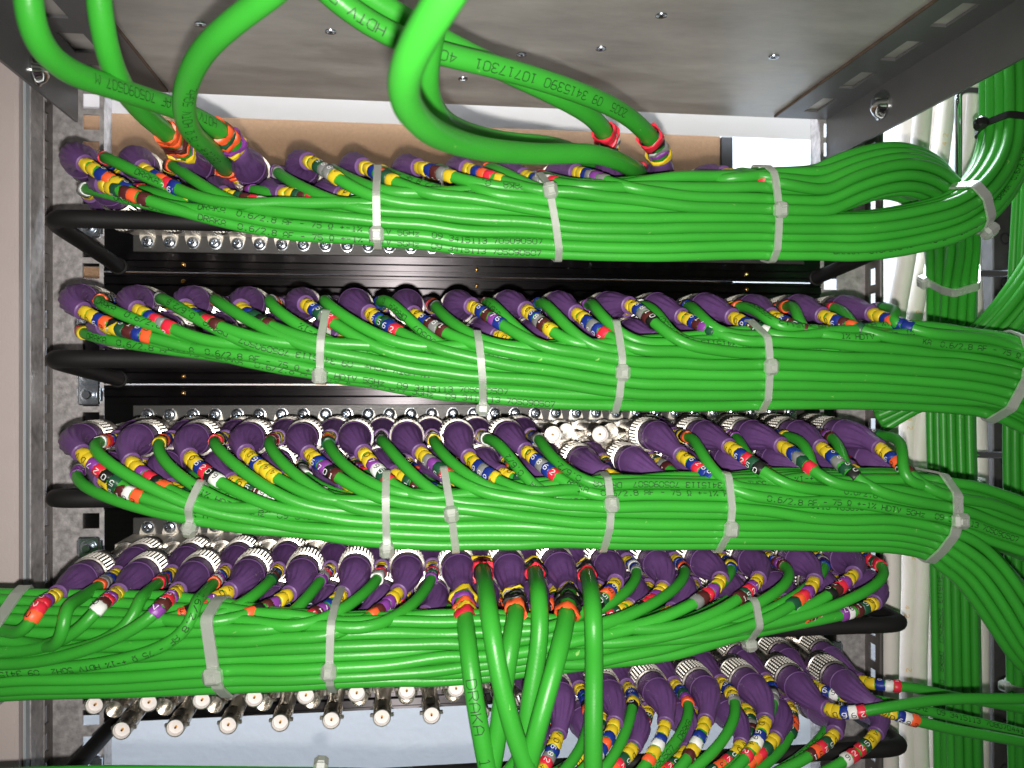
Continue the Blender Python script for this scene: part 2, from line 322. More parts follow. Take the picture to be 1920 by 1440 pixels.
CABLES = 0
def plug_cable(jack, P, r, seq, label, group, prefix="VD", big=False, text=None, text_u=None, flip=None, digits=True, sl=4.0, collar=True):
    """one cable: jacket, boot, collar and its row of coloured marker sleeves"""
    global CABLES
    CABLES += 1
    O = np.array(jack, float); root = thing("coaxial_cable", label, "cable", O, group)
    path = Path(P)
    if collar: 
        c = link("knurled_collar", COLLAR, root); c.rotation_euler = (0, rng.random()*6, 0)
        if big: c.scale = (1.06, 1, 1.06)
    k = 1.1 if big else 1.0
    kk = rng.uniform(.91, .97)
    mb = MB(); rings(path, mb, [(u*k, q*k*kk if q > 4.9 or not big else max(q*k, r+.6)) for u, q in BOOTP], 48, 0, O, True, (lambda u, a: boot_rf(u/k, a)))
    link("boot", mb.mesh("boot", [M['boot']], True, 24), root)
    u = BLEN*k+0.4
    sleeves = [4]*len(prefix)+[int(ch) for ch in seq]
    chars = prefix+seq
    wv = 3.0 if big else sl
    base_ang = path.cam_angle(u+10)+rng.uniform(-1.5, 1.5); mflip = rng.random() < .3
    for ci, (dg, ch) in enumerate(zip(sleeves, chars)):
        w = wv*rng.uniform(.8, 1.12)*(1.6 if big and ci == len(chars)-1 else 1); rs = r*rng.uniform(1.10, 1.2)+.15
        if big: rs = r*rng.uniform(1.2, 1.55)
        ph = base_ang+rng.uniform(-.12, .12); sq = rng.uniform(.02, .07) if not big else rng.uniform(.08, .17); rp = rng.uniform(0, 6); wob = rng.uniform(0, .5) if not big else rng.uniform(.6, 2.2)
        smb = MB(); seg = 16
        def rf(uu, a, ph=ph, sq=sq, rp=rp): return 1+sq*math.cos(4*(a-ph)+.4)+.025*math.sin(3*a+rp)
        A = np.arange(seg)*2*math.pi/seg; V = []
        prof = [(0, .93), (.35, 1.0), (w*.5, rng.uniform(.98, 1.03)), (w-.35, 1.0), (w, .95), (w, (r*1.0/rs*.98 if not big else .86)), (0, (r*1.0/rs*.98 if not big else .86))]
        for (h, q) in prof:
            for a in A:
                uu = u+h+wob*math.cos(a-rp)+(rng.uniform(-.3, .3) if not big else rng.uniform(-.5, .5)); uu = max(uu, .1); p, t, n, b = path.at(uu); R = rs*q*(rf(uu, a) if q > .92 else 1)*rng.uniform(.985, 1.015)*(rng.uniform(.95, 1.05) if big else 1)
                V.append(p-O+(n*math.cos(a)+b*math.sin(a))*R)
        m = len(prof)
        smb.add(V, [(i*seg+j, i*seg+(j+1) % seg, ((i+1) % m)*seg+(j+1) % seg, ((i+1) % m)*seg+j) for i in range(m) for j in range(seg)], 0)
        if digits:
            letter(path, smb, ch, u+w*.5-1.0*(1.25 if big else 1), base_ang, rs*1.03+.22, 2.5 if not big else 4.2, 1.7 if not big else 2.7, 1, O, flip=(mflip if flip is None else flip), sw=.36)
        link("marker_sleeve", smb.mesh("marker_sleeve", [MD[dg], M['digit_black'] if ch in 'VD349' else M['digit_white']], True, 50), root)
        u += w+(rng.uniform(.3, 1.8) if big else rng.uniform(.05, .35))+(rng.uniform(.4, 1.6) if rng.random() < .12 else 0)
    mb = MB(); u0 = BLEN*k*.75
    path.tube(mb, r, 12, u0, None, 0, O)
    if text:
        L = path.len; q = u+rng.uniform(4, 40) if text_u is None else text_u; fl_ = (rng.random() < .5) if flip is None else flip
        tu_big = text_u is not None and big
        h = 2.6 if not big else (4.6 if tu_big else 3.4)
        while q < L-(30 if big else 150):
            ang = path.cam_angle(q+70)+rng.uniform(-.75, .75); tx = text
            wtx = 1.95 if not big else (3.4 if tu_big else 2.6)
            letter(path, mb, tx, q, ang, r+.07, h, wtx, 1, O, fl_, .37, wtx*1.3)
            q += len(tx)*wtx*1.3+rng.uniform(60, 260)
    link("cable_jacket", mb.mesh("cable_jacket", [M['green'], M['ink']], True, 0), root)
    return root

def bare_cable(P, r, label, group, m='green', name="coaxial_cable", text=None, step=3.0, seg=12, m2='ink'):
    path = Path(P, step); O = path.P[0].copy(); mb = MB(); path.tube(mb, r, seg, 0, None, 0, O)
    if text:
        q = rng.uniform(0, 60)
        while q < path.len-60:
            letter(path, mb, text, q, path.cam_angle(q+50)+rng.uniform(-.8, .8), r+.07, 3.0, 2.2, 1, O, rng.random() < .5, .38, 2.86); q += len(text)*2.86+rng.uniform(20, 80)
    o = link(name, mb.mesh("cable_jacket", [M[m], M[m2]], True, 0), None, O); tag(o, label, "cable", group)
    return o

# ------------------------------------------------------------------ setting: room wall, board, white plate
def slab(name, x0, x1, y0, y1, z0, z1, m, bev=0.0):
    mb = MB(); mb.box(x0, x1, y0, y1, z0, z1, 0, bev); return mb.mesh(name, [m], False)
o = link("wall", slab("wall", -1400, 1400, 520, 540, -1400, 1000, M['wall'])); o["kind"] = "structure"
xb = W(1350, 300, 62)[0]
tag(link("brown_board", slab("brown_board", -330, xb, 62, 70, 60, W(960, 240, 62)[2], M['board'])), "brown fibreboard sheet standing upright behind the top patch panel", "board")
tag(link("board_edge_post", slab("board_edge_post", xb+.5, W(1372, 300, 62)[0], 60, 72, 40, W(960, 243, 62)[2], M['black'])), "narrow black upright strip at the right edge of the brown board", "post")
zp = W(960, 241, 62)[2]
xl = W(158, 168, 10)[0]
mb = MB(); za, zb_ = W(960, 172, 10)[2]+6, W(960, 241, 44)[2]
V = [(x, y, z+dz) for x in (-206, 292) for (y, z) in ((24, za), (44, zb_)) for dz in (0, 2.0)]  # slope added so the plate faces the flash and comes out bright
mb.add(V, [(0,1,3,2), (4,6,7,5), (0,4,5,1), (2,3,7,6), (0,2,6,4), (1,5,7,3)], 0)
tag(link("white_plate", mb.mesh("white_plate", [M['plate']], False)), "white sloping plate behind the grey chassis, above the brown board", "plate")

# ------------------------------------------------------------------ uprights
def upright(sgn, xin, xout, label):
    """galvanised rack upright: punched face at y=0, slotted flange coming towards the camera, rounded outer roll"""
    w = abs(xout-xin); root = thing("rack_upright", label, "rack upright", (xin, 0, -330), "galvanised rack uprights"); O = np.array([xin, 0, -330.0])
    zt, zb = 330.0, -330.0
    hx0, hx1 = 2.6, 12.2
    zs = []; z = W(170, 229, 0)[2]; st = [15.875, 15.875, 12.7]
    z += 15.875*1+12.7+15.875; i = 0
    while z > zb+12: zs.append(z); z -= st[i % 3]; i += 1
    mb = MB(); t = 1.6
    def fb(u0, u1, z0, z1, y0=0.0, y1=t):
        a, b = xin+sgn*u0, xin+sgn*u1; mb.box(min(a, b)-O[0], max(a, b)-O[0], y0, y1, z0-O[2], z1-O[2])
    fb(0, hx0, zb, zt); fb(hx1, w, zb, zt)
    edges = [zt]+[v for q in zs for v in (q+4.6, q-4.6)]+[zb]
    for a, b in zip(edges[0::2], edges[1::2]): fb(hx0, hx1, b, a)
    link("punched_face", mb.mesh("punched_face", [M['galv']], False), root)
    # inner lip
    mb = MB(); fb(-.01, .5, zb, zt, t, 14); link("inner_lip", mb.mesh("inner_lip", [M['galv']], False), root)
    # flange with slots
    mb = MB(); yA, yB = -16.0, -.002; sl0, sl1 = -12.5, -4.5
    def gb(y0, y1, z0, z1):
        a, b = xin+sgn*w, xin+sgn*(w+1.6); mb.box(min(a, b)-O[0], max(a, b)-O[0], y0, y1, z0-O[2], z1-O[2])
    gb(yA, sl0, zb, zt); gb(sl1, yB+1.6, zb, zt); z = zt; 
    while z > zb+20:
        gb(sl0, sl1, z-5.5, z); z -= 5.5+11.0
    gb(sl0, sl1, zb, z)
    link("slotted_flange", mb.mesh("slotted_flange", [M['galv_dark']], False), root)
    if sgn < 0:
        mb = MB(); a, b = xin+sgn*(w+3.0), xin+sgn*(w+4.0); mb.box(min(a, b)-O[0], max(a, b)-O[0], -14, 4, zb-O[2], zt-O[2]); link("slot_reflector", mb.mesh("slot_reflector", [M['galv']], False), root)  # strip added behind the slots so they look bright in the flash
    mb = MB(); rr_ = 3.2 if sgn < 0 else 1.6; cx = sgn*(w+rr_-.4); pr = []
    n = 14; ring = [(cx+rr_*math.cos(2*math.pi*k/n), -17+rr_*math.sin(2*math.pi*k/n)) for k in range(n)]
    V = [(x, y, zz-O[2]) for zz in (zb, zt) for x, y in ring]
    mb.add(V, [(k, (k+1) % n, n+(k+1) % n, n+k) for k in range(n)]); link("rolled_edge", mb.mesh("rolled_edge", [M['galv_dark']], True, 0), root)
    return zs
XL_IN, XL_OUT = W(195, 600, 0)[0], W(99, 600, 0)[0]
XR_IN, XR_OUT = W(1538, 600, 0)[0], W(1622, 600, 0)[0]
zsL = upright(-1, XL_IN, XL_OUT, "galvanised upright with square holes on the left side of the panels")
zsR = upright(1, XR_IN, XR_OUT, "galvanised upright with square holes on the right side of the panels")

def cage_nut(px, py, label, hx):
    p = W(px, py, 0); p[0] = hx
    root = thing("cage_nut", label, "cage nut", p, "cage nuts clipped in the uprights")
    mb = MB(); mb.box(-6.2, 6.2, -4.2, -.3, -6.2, 6.2, 0, .9); mb.lathe([(3.6, 4.6), (4.4, 4.6), (4.5, 3.2)], 18, 0)
    for s in (-1, 1): mb.box(s*6.5-.6, s*6.5+.6, -3.2, 3.5, -4, 4, 0, .3)
    link("cage", mb.mesh("cage", [M['zinc']], True, 30), root)
    mb = MB(); mb.lathe([(4, 2.7), (8.2, 2.7), (8.8, 2.2), (8.85, .3)], 14); link("screw_tip", mb.mesh("screw_tip", [M['zinc']], True, 40), root)
hxl, hxr = XL_IN-7.4, XR_IN+7.4
for py, lab in ((428, "cage nut under the black arm of the topmost bar, left upright"), (598, "cage nut behind the leftmost plugs of the second row, left upright"), (704, "upper nut of the touching pair on the left upright"), (740, "lower nut of the touching pair on the left upright"), (1024, "cage nut with threaded tip left of the fourth row plugs"), (1432, "lowest cage nut at the bottom of the left upright")):
    cage_nut(170, py, lab, hxl)
cage_nut(1570, 1217, "bright cage nut at the right of the bottom panel, right upright", hxr)
cage_nut(1567, 742, "cage nut half hidden under the second bundle, right upright", hxr)

# cabinet side at the left
root = thing("cabinet_side", "beige painted cabinet side panel left of the rack upright", "cabinet", (-215, -30, -330)); O = np.array([-215, -30, -330.0])
xa = W(36, 700, -45)[0]; xb2 = W(50, 700, -40)[0]; xc = W(57, 700, -34)[0]
mb = MB(); mb.box(-420-O[0], xa-O[0], -47-O[1], -30-O[1], 0, 640, 0, 1.5); link("side_panel", mb.mesh("side_panel", [M['cabinet']], False), root)
mb = MB(); mb.box(xa+.3-O[0], xb2-O[0], -42-O[1], -20-O[1], 0, 640, 0, 1.0); link("edge_trim", mb.mesh("edge_trim", [M['trim']], False), root)
mb = MB(); mb.box(xb2+.2-O[0], xc-O[0], -36-O[1], -18-O[1], 0, 640, 0, .5); link("seal_strip", mb.mesh("seal_strip", [M['galv']], False), root)

# ------------------------------------------------------------------ patch panels
PITCH = 13.02; X0 = -150.8; JX = -3.0; YL, YS = -85.0, -45.0
U = {r: -26.7+67.3*(3-r) for r in range(1, 6)}
def block_mesh():
    mb = MB(); mb.box(-6.15, 6.15, -35, -2.6, -11.6, 11.6, 0, .5)
    for s in (-1, 1):   # eyelet tabs above and below
        pr = [(-4.6, s*11.0), (4.6, s*11.0), (4.6, s*13), (3.4, s*17.2), (1.6, s*19.2), (-1.6, s*19.2), (-3.4, s*17.2), (-4.6, s*13)]
        if s < 0: pr = pr[::-1]
        n = len(pr); V = [(x+3.0, y, z) for y in (-4.4, -2.6) for x, z in pr]
        mb.add(V, [tuple(range(n))[::-1] if False else tuple(range(n)), tuple(range(n, 2*n))[::-1]]+[(k, n+k, n+(k+1) % n, (k+1) % n) for k in range(n)])
    return mb.mesh("connector_module", [M['nickel_cast']], True, 30)
BLOCK = block_mesh()
def screw_mesh():
    mb = MB(); mb.lathe([(0, 3.7), (.5, 3.7), (.55, 3.35), (1.5, 3.3), (2.3, 2.9), (2.7, 2.0), (2.75, 1.55), (1.7, 1.0), (1.7, .01)], 18, 0, cap=False)
    for a in (0, math.pi/2):
        for s in (-1, 1):
            V = []
            for (u, w) in ((.6, -.45), (.6, .45), (2.3, .45), (2.3, -.45)): V.append((s*u*math.cos(a)-w*math.sin(a), -2.72+ .05*u, s*u*math.sin(a)+w*math.cos(a)))
            mb.add(V, [(0,1,2,3)], 1)
    return mb.mesh("screw", [M['zinc'], M['black']], True, 35)
SCREW = screw_mesh()
def barrel_mesh(L):
    mb = MB()
    mb.lathe([(0, 6.0), (1.2, 6.0), (1.4, 4.5), (L-17, 4.3), (L-16, 4.9), (L-14, 4.9), (L-13.5, 4.75), (L-.3, 4.75), (L, 4.6), (L, 4.14), (L-6, 4.1), (L-6, .1)], 24, 0, cap=False)
    for s in (-1, 1): mb.box(s*5.3-.9, s*5.3+.9, -(L-3.6), -(L-5.4), -.9, .9, 0, .25)
    return mb.mesh("jack_barrel", [M['nickel']], True, 40)
BARL, BARS = barrel_mesh(50), barrel_mesh(10+ (35-35) + (-YS-35))
def insul_mesh():
    mb = MB(); mb.lathe([(-5.8, 4.12), (-.25, 4.12), (-.2, 3.75), (-2.2, 3.5), (-2.3, .55)], 22, 0, cap=False); return mb.mesh("insulator", [M['teflon']], True, 40)
def pin_mesh():
    mb = MB(); mb.lathe([(-4, .62), (-.5, .62), (-.1, .4), (-.1, .2), (-1.0, .18)], 12, 0, cap=False); return mb.mesh("centre_pin", [M['gold']], True, 40)
INS, PIN = insul_mesh(), pin_mesh()
PLAB = {1: "topmost black patch panel, its plugs poking out above the cables", 2: "second black patch panel from the top, screws hidden by cables", 3: "middle black patch panel with four bare jacks right of centre",
        4: "fourth black patch panel, thick vertical cables plugged into its middle", 5: "bottom black patch panel with bare white-tipped jacks on its left half"}
def jack_pos(r, k, kind):
    """kind: UL/US/LL/LS (upper/lower, long/short)"""
    return np.array([X0+PITCH*k+JX, YL if kind[1] == 'L' else YS, U[r] if kind[0] == 'U' else U[r]-13.4])
EMPTY = {(3, 18), (3, 19), (3, 20), (3, 21)}
def panel(r):
    zc = U[r]-6.7; root = thing("patch_panel", PLAB[r], "patch panel", (50, 0, zc), "black patch panels in the rack"); O = np.array([50, 0, zc])
    mb = MB(); x0, x1 = XL_IN+.6, XR_IN-.6
    prof = [(-33.2, -1), (-33.2, -3.2), (-31.6, -3.2), (-31.4, -2.4), (-30.6, -2.4), (-30.4, -3.4), (-27, -3.4), (-25.8, -2.0), (25.8, -2.0), (27, -3.4), (30.4, -3.4), (30.6, -2.4), (31.4, -2.4), (31.6, -3.2), (33.2, -3.2), (33.2, -1)]
    V = [(x-O[0], y+1.0, z) for x in (x0, x1) for z, y in prof]; n = len(prof)
    mb.add(V, [(k, k+1, n+k+1, n+k) for k in range(n-1)]+[tuple(range(n)), tuple(range(n, 2*n))[::-1], (n-1, 0, n, 2*n-1)]); link("back_plate", mb.mesh("back_plate", [M['panel']], False), root)
    if r == 3:
        mb = MB(); mb.box(x0-O[0], x1-O[0], -1.9, 1.5, 33.22, 33.75); link("bare_edge", mb.mesh("bare_edge", [M['edge']], False), root)
    for xe in (x0-16, x1-2):
        mb = MB(); mb.box(xe-O[0], xe+18-O[0], 2.2, 4.0, -30, 30, 0, .3); link("mounting_ear", mb.mesh("mounting_ear", [M['panel']], False), root)
    for s in (-1, 1):
        mb = MB(); mb.box(X0-9-O[0], X0+PITCH*31+11-O[0], -2.5, -.9, s*15.8-5.6, s*15.8+5.6, 0, .4)
        link("screw_strip", mb.mesh("screw_strip", [M['strip']], False), root)
    for px in (346, 893, 1397):
        for zz in (28.6, -28.6):
            q = W(px, 520, 0); mb = MB(); mb.lathe([(0, 1.3), (1.2, 1.2), (1.6, .6), (1.65, .01)], 12); link("rivet", mb.mesh("rivet", [M['gold']], True, 40), root, (q[0]-O[0], -2.3, zz))
    for k in range(32):
        x = X0+PITCH*k; mod = link("connector_module", BLOCK, root, (x+JX-O[0], 0, 0))
        for s in (-1, 1):
            if (r == 2): continue
            sc = link("screw", SCREW, mod, (-JX+rng.uniform(-.25, .25), -4.4, s*15.7)); sc.rotation_euler = (rng.uniform(-.05, .05), rng.random()*6, rng.uniform(-.05, .05))
        kinds = ('UL', 'LS') if k % 2 == 0 else ('US', 'LL')
        for kd in kinds:
            j = jack_pos(r, k, kd); lz = 6.7 if kd[0] == 'U' else -6.7
            link("jack_barrel", BARL if kd[1] == 'L' else BARS, mod, (0, -35, lz))
            if (r == 3 and (r, k) in EMPTY and kd[0] == 'U') or (r == 5 and k < 17):
                e = link("insulator", INS, mod, (0, j[1], lz)); e2 = link("centre_pin", PIN, mod, (0, j[1], lz))
for r in range(1, 6): panel(r)

# lacing bars
for r in range(1, 6):
    zb_, zc_ = (U[r]-28, U[r]-37) if r < 4 else (U[r]-36, U[r]-38)
    xl_, xr_ = -168.0, 272.0; yb = -104.0
    pts = [(xl_, -2, zc_), (xl_, -60, zc_+(zb_-zc_)*.55), (xl_, yb+9, zb_-.6), (xl_+2.6, yb+2.6, zb_), (xl_+9, yb, zb_), (xl_+40, yb, zb_), (50, yb, zb_), (xr_-40, yb, zb_), (xr_-9, yb, zb_), (xr_-2.6, yb+2.6, zb_), (xr_, yb+9, zb_-.6), (xr_, -60, zc_+(zb_-zc_)*.55), (xr_, -2, zc_)]
    P = Path(catmull(pts, 8), 2.5); O = P.P[0].copy()
    root = thing("lacing_bar", "black U-shaped lacing bar under the %s row of purple plugs" % ORD[r-1], "lacing bar", O, "black lacing bars on the panels")
    mb = MB(); P.tube(mb, 4.4, 16, 0, None, 0, O); link("bent_rod", mb.mesh("bent_rod", [M['bar']], True, 0), root)
    for xx in (xl_, xr_):
        mb = MB(); mb.lathe([(-1.5, 5.2), (.6, 5.2), (1.0, 4.6)], 16, c=(xx-O[0], -4.2-O[1]+1.2, 0)); link("mounting_foot", mb.mesh("mounting_foot", [M['bar']], False), root)

# ------------------------------------------------------------------ grey chassis above
ZS = W(960, 200, 2)[2]
root = thing("grey_chassis", "grey steel chassis overhead, its underside seen from below", "equipment", (40, -200, ZS)); O = np.array([40, -200, ZS])
x0, x1 = W(160, 180, 0)[0], W(1570, 215, 0)[0]
mb = MB(); mb.box(x0-O[0], x1-O[0], -470-O[1], 4-O[1], 0.4, 45, 0, .6); link("underside", mb.mesh("underside", [M['chassis']], False), root)
def on_plane(px, py, z):     # point of the horizontal plane z seen at (px, py)
    D = -z*FPX/(py-HOR); a = (px-960)/FPX*D      # D along axis, a sideways
    return np.array([D*SN+a*CS, CAMY+D*CS-a*SN, z])
for px, py in ((978, 103), (1127, 92), (868, 148), (1451, 107), (376, 46), (1240, 30), (620, 60)):
    q = on_plane(px, py, ZS)-O; mb = MB(); mb.lathe([(0.3, 3.0), (-.25, 2.8), (-.35, 2.0), (-.1, 1.7), (.1, .01)], 16, axis='z', cap=False); mb.lathe([(-.22, .9), (-.12, .01)], 6, 1, axis='z', cap=False)
    link("countersunk_screw", mb.mesh("countersunk_screw", [M['zinc'], M['black']], True, 40), root, q)
def bracket(sgn, xi, xf, zlow, label, slots, scr):
    """angle bracket: slotted top flange under the chassis, deep side flange hanging down"""
    O = np.array([xi, -200, ZS]); root = thing("angle_bracket", label, "bracket", O, "angle brackets carrying the chassis"); y0, y1 = -500.0, -3.0
    w = abs(xf-xi); mb = MB(); t = 1.6; a0, a1 = w*.36, w*.62
    def fb(u0, u1, ya, yb):
        a, b = sgn*u0, sgn*u1; mb.box(min(a, b), max(a, b), ya-O[1], yb-O[1], -t, 0)
    fb(0, a0, y0, y1); fb(a1, w, y0, y1); y = y1-14
    fb(a0, a1, y, y1)
    for i in range(11):
        fb(a0, a1, max(y0, y-26-18), y-26) if y-26 > y0 else None; y -= 44
    link("slotted_top", mb.mesh("slotted_top", [M['bracket']], False), root)
    mb = MB(); a, b = -sgn*.9, 0.0; mb.box(min(a, b), max(a, b), y0-O[1], y1-O[1], -t-.02, -.05); link("rusty_edge", mb.mesh("rusty_edge", [M['rust']], False), root)
    mb = MB(); a, b = sgn*w, sgn*(w+1.6); mb.box(min(a, b), max(a, b), y0-O[1], y1-O[1], zlow-O[2], -.0); link("side_flange", mb.mesh("side_flange", [M['bracket']], False), root)
    for (yy, zz) in scr:
        mb = MB(); mb.lathe([(-1, 8.6), (.6, 8.6), (1.2, 7.6), (3.6, 6.4), (5.2, 3.8), (5.7, .01)], 22, 0, axis='x', cap=False); mb.lathe([(5.0, 2.0), (5.9, .01)], 4, 1, axis='x', cap=False)
        s = link("dome_screw", mb.mesh("dome_screw", [M['chrome'], M['black']], True, 50), root, (sgn*w, yy-O[1], zz-O[2]))
        s.rotation_euler = (0, 0, math.pi if sgn > 0 else 0)
        if sgn > 0: s.location.x = (w-.6)*MM
        else: s.location.x = (-w+.6)*MM
xi_r = W(1450, 215, 0)[0]; xf_r = W(1545, 222, 0)[0]; zl_r = W(1545, 305, 0)[2]
bracket(1, xi_r, xf_r, zl_r, "grey slotted angle bracket at the right end of the overhead chassis", 5, [(-70, (ZS+zl_r)/2+1)])
xi_l = W(315, 175, 0)[0]; xf_l = W(150, 160, 0)[0]; zl_l = W(140, 232, 0)[2]
bracket(-1, xi_l, xf_l, zl_l, "grey angle bracket at the left end of the overhead chassis", 5, [(-62, (ZS+zl_l)/2-1)])

# ------------------------------------------------------------------ bundles
RC = 2.68; DC = 2*RC
class Bundle:
    def __init__(s, pts, world=None, step=7.0):
        P = np.array([W(*p) for p in pts]) if world is None else np.vstack([world]+[W(*p)[None] for p in pts])
        s.C, _ = resample(smooth_path(catmull(P, 12), 6), step); n = len(s.C); s.n = n
        T = np.gradient(s.C, axis=0); T /= np.linalg.norm(T, axis=1)[:, None]; s.T = T
        # across the bundle: F points to the camera, V completes it
        F = np.zeros((n, 3)); f = np.array([0, -1.0, 0])
        for i in range(n):
            v = f-T[i]*f.dot(T[i]); 
            if np.linalg.norm(v) < .3: v = F[i-1]-T[i]*F[i-1].dot(T[i])
            F[i] = v/np.linalg.norm(v)
        s.F = F; s.V = np.cross(F, T); 
        if s.V[n//4, 2] < 0 and abs(s.V[n//4, 2]) > .5: s.V = -s.V
        s.px = np.array([PX(p)[0] for p in s.C]); s.py = np.array([PX(p)[1] for p in s.C])
        s.paths = []; s.reach = 42.0; s.hist = {}           # cable -> list of (station, world point)
        s.state = {}
    def station(s, px): return int(np.argmin(abs(s.px-px)))
    def world(s, i, ab): return s.C[i]+s.V[i]*ab[0]+s.F[i]*ab[1]
    def run(s, entries, aspect=(1.0, 1.0), pull=.05, d=DC, wander=.5, iters=14, i0=0, i1=None, spread=None):
        """entries: cable -> (station, (a, b)); relax the packing station by station"""
        i1 = s.n if i1 is None else i1
        for i in range(i0, i1):
            for c, (st, ab) in entries.items():
                if st == i or (i == i0 and st < i0): s.state[c] = np.array(ab(s) if callable(ab) else ab, float)
            if not s.state: continue
            keys = list(s.state); A = np.array([s.state[k] for k in keys])
            sp = 1.0 if spread is None else spread(i)
            for it in range(iters):
                A *= np.array([1-pull*aspect[0]*(.4 if it else 1), 1-pull*aspect[1]*(.4 if it else 1)])
                for _ in range(2):
                    D = A[:, None]-A[None]; L = np.linalg.norm(D, axis=2)+np.eye(len(A))*1e3; L = np.maximum(L, 1e-3)
                    ov = np.clip(d*sp-L, 0, None); A = A+(D/L[..., None]*ov[..., None]*.5).sum(1)*.75
            A += nrg.normal(0, .05*wander, A.shape)
            for k, a in zip(keys, A):
                old = s.state[k]; mv = a-old; L = np.linalg.norm(mv)
                if L > 1.3 and len(s.hist.get(k, ())) > 0: a = old+mv/L*1.3
                s.state[k] = a; s.hist.setdefault(k, []).append((i, s.world(i, a)))
    def split(s, keys, pts, start_shift=0):
        """a branch that carries on with some of the cables"""
        i = max(h[-1][0] for h in s.hist.values()); ctr = np.mean([s.world(i, s.state[k]) for k in keys], 0)
        lead = ctr+(s.C[i]-s.C[i-3])*-1.0
        nb = Bundle(pts, np.array([ctr]))
        for k in keys:
            w = s.world(i, s.state[k])-ctr; nb.state[k] = np.array([w.dot(nb.V[0]), w.dot(nb.F[0])])
        return nb
    def hull(s, i, r, keys=None, n=56):
        A = []
        for P in s.paths:
            e = (P-s.C[i])@s.T[i]; j = np.where((e[:-1] <= 0) & (e[1:] > 0))[0]
            for q in j:
                w = P[q]+(P[q+1]-P[q])*(-e[q]/(e[q+1]-e[q]+1e-9))
                if np.linalg.norm(w-s.C[i]) < s.reach: A.append(w)
        A = np.array(A); C = A.mean(0)
        Q = np.stack([(A-C)@s.V[i], (A-C)@s.F[i]], 1); out = []
        for k in range(n):
            a = 2*math.pi*k/n; u = np.array([math.cos(a), math.sin(a)]); j = np.argmax(Q@u); out.append(Q[j]+u*r)
        return C, np.array(out)
    def line(s, k): return np.array([w for _, w in s.hist[k]])

LEAD = 16.0
def join_path(start, line, L0=None, droop=None, k1=.9, lead_l=None):
    """from the plug straight out of the panel, then over into the bundle line"""
    ll = lead_l or LEAD; lead = np.linspace(0, 1, 5)[:-1, None]*np.array([0, -ll, 0.0])+start; start = start+np.array([0, -ll, 0.0])
    ll_j = rng.uniform(-7, 7); start = start+np.array([0, -ll_j, 0.0])
    J = line[0]; t1 = line[min(3, len(line)-1)]-line[0]; t1 /= np.linalg.norm(t1); d = np.linalg.norm(J-start)
    L0 = L0 or min(150, max(75, d*1.25)); m0 = np.array([0, -1.0, 0])*L0; m1 = t1*d*k1
    m0 = m0+np.array([rng.uniform(-20, 20), 0, rng.uniform(-22, 10)])
    if droop is not None: m0 = m0+np.array(droop)
    t = np.linspace(0, 1, 34)[:, None]; h = (2*t**3-3*t**2+1)*start+(t**3-2*t**2+t)*m0+(-2*t**3+3*t**2)*J+(t**3-t**2)*m1
    P = np.vstack([lead, h[:-1], line]); R, _ = resample(P, 3.0)
    S = smooth_path(R, 5); S[:10] = R[:10]*np.linspace(1, 0, 10)[:, None]+S[:10]*np.linspace(0, 1, 10)[:, None]
    return S

SEQ = {
 (1, 'UL'): ["6346", "6326", None, None, "5884", "6354", "6184", "6324", "6892", "6878", None, None, "6312", "6318", "6324", "6330"],
 (2, 'UL'): ["6306", "6282", "6521", "6501", "6582", "6562", "6181", "6176", "6814", "6862", "6810", "6175", "6159", "6151", "6135", "6366"],
 (3, 'UL'): ["7205", "7203", "6209", "6444", "6701", "7952", "8752", "6864", "6862", "", "", "6266", "6250", "6852", "6850", "6301"],
 (4, 'UL'): ["7223", "7219", "7217", "7203", "7103", "6712", "7713", None, None, None, "6350", "7220", "7218", "7251", "7235", "7210"],
 (5, 'UL'): ["", "", "", "", "", "", "", "", "6884", "6824", "6369", "6943", "6941", "6942", "6909", "6903"],
 (1, 'LL'): ["5131", "5139", "5129", "5128", "5137", "5126", "5125", "5134", "5123", "5122", "5121", "5120", "5139", "5118", "5117", "5116"],
 (2, 'LL'): ["5163", "5162", "5161", "5160", "5159", "5158", "5157", "5156", "5174", "5145", "5153", "5152", "5151", "5150", "5149", "5148"],
 (3, 'LL'): ["5193", "5193", "5199", "5189", "5187", "5186", "5185", "5183", "5183", "5179", "5177", "5175", "5173", "5171", "5170", "5169"],
 (4, 'LL'): ["5213", "5219", "5207", "5206", "5205", "5218", "5203", "5202", "5201", "5200", "5250", "5210", "5201", "5202", "5213", "5197"],
 (5, 'LL'): ["", "", "", "", "", "", "", "", "5240", "5239", "5239", "5237", "5235", "5233", "5231", "5229"]}
LINE = {'UL': "upper front line", 'US': "upper rear line", 'LL': "lower front line", 'LS': "lower rear line"}
def seq_for(r, i, kd):
    s = SEQ.get((r, kd))
    if s and i < len(s) and s[i]: return s[i]
    base = {'US': "6", 'LS': "5"}.get(kd, "7")
    return base+"".join(rng.choice("0123456789") for _ in range(3))
def lab_for(r, i, kd, seq):
    return "green cable ringed yellow %s, %s from left, %s, %s panel" % ("-".join(DNAME[int(c)] for c in seq), ORD[i], LINE[kd], ['topmost', 'second', 'middle', 'fourth', 'bottom'][r-1])

